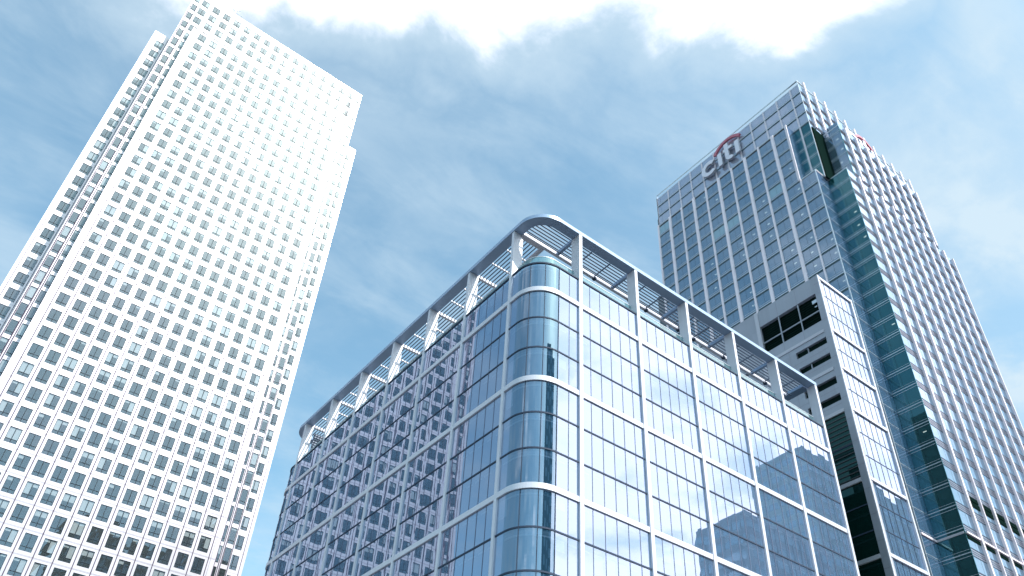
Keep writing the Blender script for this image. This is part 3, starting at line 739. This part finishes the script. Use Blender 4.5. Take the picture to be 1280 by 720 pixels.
# fins
def fin(T, w, d, z0, z1, m='fin', name='fin'):
    s_ = MB(); s2 = MB(); s2.box((-w/2, -.05, z0), (w/2, d, z1), m); s_.add(s2, T); return part(name, s_, tall)
for q in range(nD):
    fin(frame_W(xD, yD0+wD*(q+1), 0), .82 if q % 2 == 0 else .48, .35, -EYE, ZD+.2)
fin(frame_W(xD, yD0+.3, 0), .6, .3, ZE, ZD+.3, 'fin_pale')
fin(frame_W(xE, yD0, 0), .34, .35, -EYE, ZE)
fin(frame_W(xE, yE0+.12, 0), .22, .12, -EYE, ZE, 'rail')
for q in range(12): fin(frame_W(xA, yA0+4.5*(q+.6), 0), .42, .10, ZD if q > 1 else ZC, ZA-1.6, 'fin_pale')
fin(frame_W(xA, 108.9-.15, 0), .2, .1, 0, ZA, 'rail')
for q in range(nR): fin(frame_S(xC+.12+PR*(q+1), yC0, 0), .54 if q % 2 == 0 else .30, .5, -EYE, ZC+.3)
for q in range(8): fin(frame_S(xB+.2+PR*(q+.6), yC0, 0), .55, .5, ZC, ZB_+1.2)
for q in range(12): fin(frame_S(xA+.2+PR*(q+.55), yA0, 0), .60, .5, ZB_+1.5 if q == 0 else ZB_-3, ZA+1.2)
# corner posts, parapet rails, ledge, black vents
for (x, y, z) in ((xC, yC0, ZC), (xB, yC0, ZB_), (xA, yA0, ZA)):
    b = MB(); b.box((x-.04, y-.06, -EYE if z == ZC else ZC), (x+.10, y+.10, z+.1), 'green_glass' if z != ZA else 'rail'); part('corner_post', b, tall)
b = MB(); b.box((xA-.05, yA0-.05, ZA-.2), (xA+.3, 108.9, ZA), 'rail'); b.box((xA-.05, yA0-.05, ZA-2.1), (xA+.1, 108.9, ZA-1.95), 'rail')
b.box((xA+.3, yA0-.05, ZA-.2), (xA1, yA0+.2, ZA), 'rail'); b.box((xD-.06, yD0, ZD), (xD+.3, yD1, ZD+.25), 'rail'); b.box((xE-.05, yE0-.05, ZE-.02), (xE+.25, yD0, ZE+.25), 'rail')
b.box((xE+.25, yE0-.05, ZE-.02), (xC-.02, yE0+.25, ZE+.25), 'fin_pale'); b.box((xC-.06, yC0-.06, ZC), (xC+.25, yIn+.3, ZC+.25), 'rail'); b.box((xB-.06, yC0-.06, ZB_+.02), (xB+.25, yB1, ZB_+.3), 'rail')
part('parapet_rail', b, tall)
b = MB(); b.box((xC+.15, yC0-.35, 62.2), (xC1, yC0-.02, 62.55), 'fin'); b.box((xC+.15, yC0-.10, 61.4), (xC1, yC0-.012, 62.0), 'louvre_and_shade_black')
b.box((xC-.12, yC0+.1, 62.2), (xC-.012, yIn, 62.6), 'ledge'); b.box((xE, yE0-.2, 62.2), (xC-.12, yE0-.012, 62.6), 'fin'); part('ledge', b, tall)
for q in range(1, 9):
    b = MB(); x = xC+.12+PR*q
    b.box((x+.38, yC0-.12, 70.5), (x+PR-.38, yC0-.02, 71.3), 'louvre_and_shade_black'); b.box((x+.38, yC0-.12, 69.3), (x+PR-.38, yC0-.02, 70.3), 'louvre_and_shade_black'); part('vent', b, tall)

# ---- lettering
def ring_pts(c, r, a0, a1, n): return [(c[0]+r*math.cos(R(a0+(a1-a0)*k/n)), c[1]+r*math.sin(R(a0+(a1-a0)*k/n))) for k in range(n+1)]
def extr(strips, dep, m, ms):
    """strips: list of quads-strips [(inner pts, outer pts)] in the sign plane, extruded outwards"""
    s_ = MB()
    for A, B in strips:
        n = len(A)
        for k in range(n-1):
            a, b_, c, d = A[k], A[k+1], B[k+1], B[k]
            s_.face([(a[0],dep,a[1]),(b_[0],dep,b_[1]),(c[0],dep,c[1]),(d[0],dep,d[1])], m)
            s_.face([(a[0],0,a[1]),(b_[0],0,b_[1]),(c[0],0,c[1]),(d[0],0,d[1])], m)
            s_.face([(a[0],0,a[1]),(b_[0],0,b_[1]),(b_[0],dep,b_[1]),(a[0],dep,a[1])], ms)
            s_.face([(d[0],0,d[1]),(c[0],0,c[1]),(c[0],dep,c[1]),(d[0],dep,d[1])], ms)
        for k in (0, n-1):
            a, d = A[k], B[k]; s_.face([(a[0],0,a[1]),(d[0],0,d[1]),(d[0],dep,d[1]),(a[0],dep,a[1])], ms)
    return s_
def bar(x0, z0, x1, z1): return ([(x0, z0), (x0, z1)], [(x1, z0), (x1, z1)])
def letters():
    """letter forms c i t i with the arc over them; baseline z=0, width about 14"""
    out_ = []
    c = (2.75, 2.55); out_.append(('letter', [(ring_pts(c, 1.45, 48, 312, 22), ring_pts(c, 2.75, 42, 318, 22))]))
    out_.append(('letter', [bar(5.95, 0, 7.25, 5.1)]))
    tq = [bar(8.45, 1.5, 9.75, 6.9), bar(7.95, 4.0, 8.448, 5.1), bar(9.752, 4.0, 11.0, 5.1)]
    cc = (10.25, 1.55); tq.append((ring_pts(cc, .5, 180, 300, 8), ring_pts(cc, 1.8, 180, 300, 8)))
    out_.append(('letter', tq)); out_.append(('letter', [bar(11.9, 0, 13.2, 5.1)]))
    c = (9.55, 3.0); rr = 5.4; out_.append(('arc', [(ring_pts(c, rr-.42, 148, 38, 24), ring_pts(c, rr+.42, 148, 38, 24))]))
    return out_
def sign(T, x, y, label, sc, group=None):
    r = thing('building_sign', label, 'sign', x, y, group); r.location.z = T.translation.z+EYE
    for nm, st in letters():
        m = 'sign_red' if nm == 'arc' else 'sign_metal'
        mb = extr(st, .7 if nm == 'letter' else .55, m, 'sign_side' if nm != 'arc' else 'sign_red')
        o2 = MB(); o2.add(mb, T @ Matrix.Scale(sc, 4)); part_at(nm, o2, r)
    b = MB(); s2 = MB()
    for a in (1.5, 6.6, 9.1, 12.5): s2.box((a-.08, -.5, .9), (a+.08, 0, 1.1), 'rail'); s2.box((a-.08, -.5, 3.9), (a+.08, 0, 4.1), 'rail')
    b.add(s2, T @ Matrix.Scale(sc, 4)); part_at('bracket', b, r)
sign(frame_W(xA-.5, 90.3, 185.1), xA-.5, 83.5, 'large grey letters under a red arc on the tall glass tower, shaded face', 1.03, 'rooftop lettering')
sign(frame_S(146.5, yA0-.8, 185.0), 152, yA0-.8, 'red arc and letters seen edge-on along the sunlit top of the glass tower', .95, 'rooftop lettering')

# ================================================================== BUILDINGS BEHIND THE EYE, SEEN MIRRORED IN THE GLASS
def mirror_block(label, x0, x1, y0, y1, h, wallm, band=4.0, bay=3.0, winm='blind_glass', north_cols=True, name='office_building'):
    r = thing(name, label, 'office building', (x0+x1)/2, (y0+y1)/2)
    b = MB(); b.box((x0, y0, -EYE), (x1, y1, h), wallm); part('wall', b, r)
    b = MB(); z = h-band*.85
    fr = MB()
    while z > 0:
        b.box((x0+.6, y1+.003, z-1.1), (x1-.6, y1+.05, z+1.1), winm); b.box((x0-.05, y0+.6, z-1.1), (x0-.003, y1-.6, z+1.1), winm)
        z -= band
    x = x0+bay
    while x < x1-1: fr.box((x-.2, y1+.053, -EYE), (x+.2, y1+.25, h-.8), wallm); x += bay
    y = y0+bay
    while y < y1-1: fr.box((x0-.25, y-.2, -EYE), (x0-.053, y+.2, h-.8), wallm); y += bay
    w = part('window', b, r); part('pier', fr, r)
    return r
mirror_block('taller green-grey building mirrored in the right face of the rounded glass block', 200, 262, -40, -19.8, 141, 'brick_green', 4.2, 3.2)
mirror_block('lower dark building mirrored in the right face of the rounded glass block', 160, 199, -34, -16.2, 102.5, 'brick_dark', 4.2, 3.2)
mirror_block('black building mirrored in the lowest windows of the white tower', 30, 74, -70, -36, 124, 'louvre_and_shade_black', 4.0, 3.0)
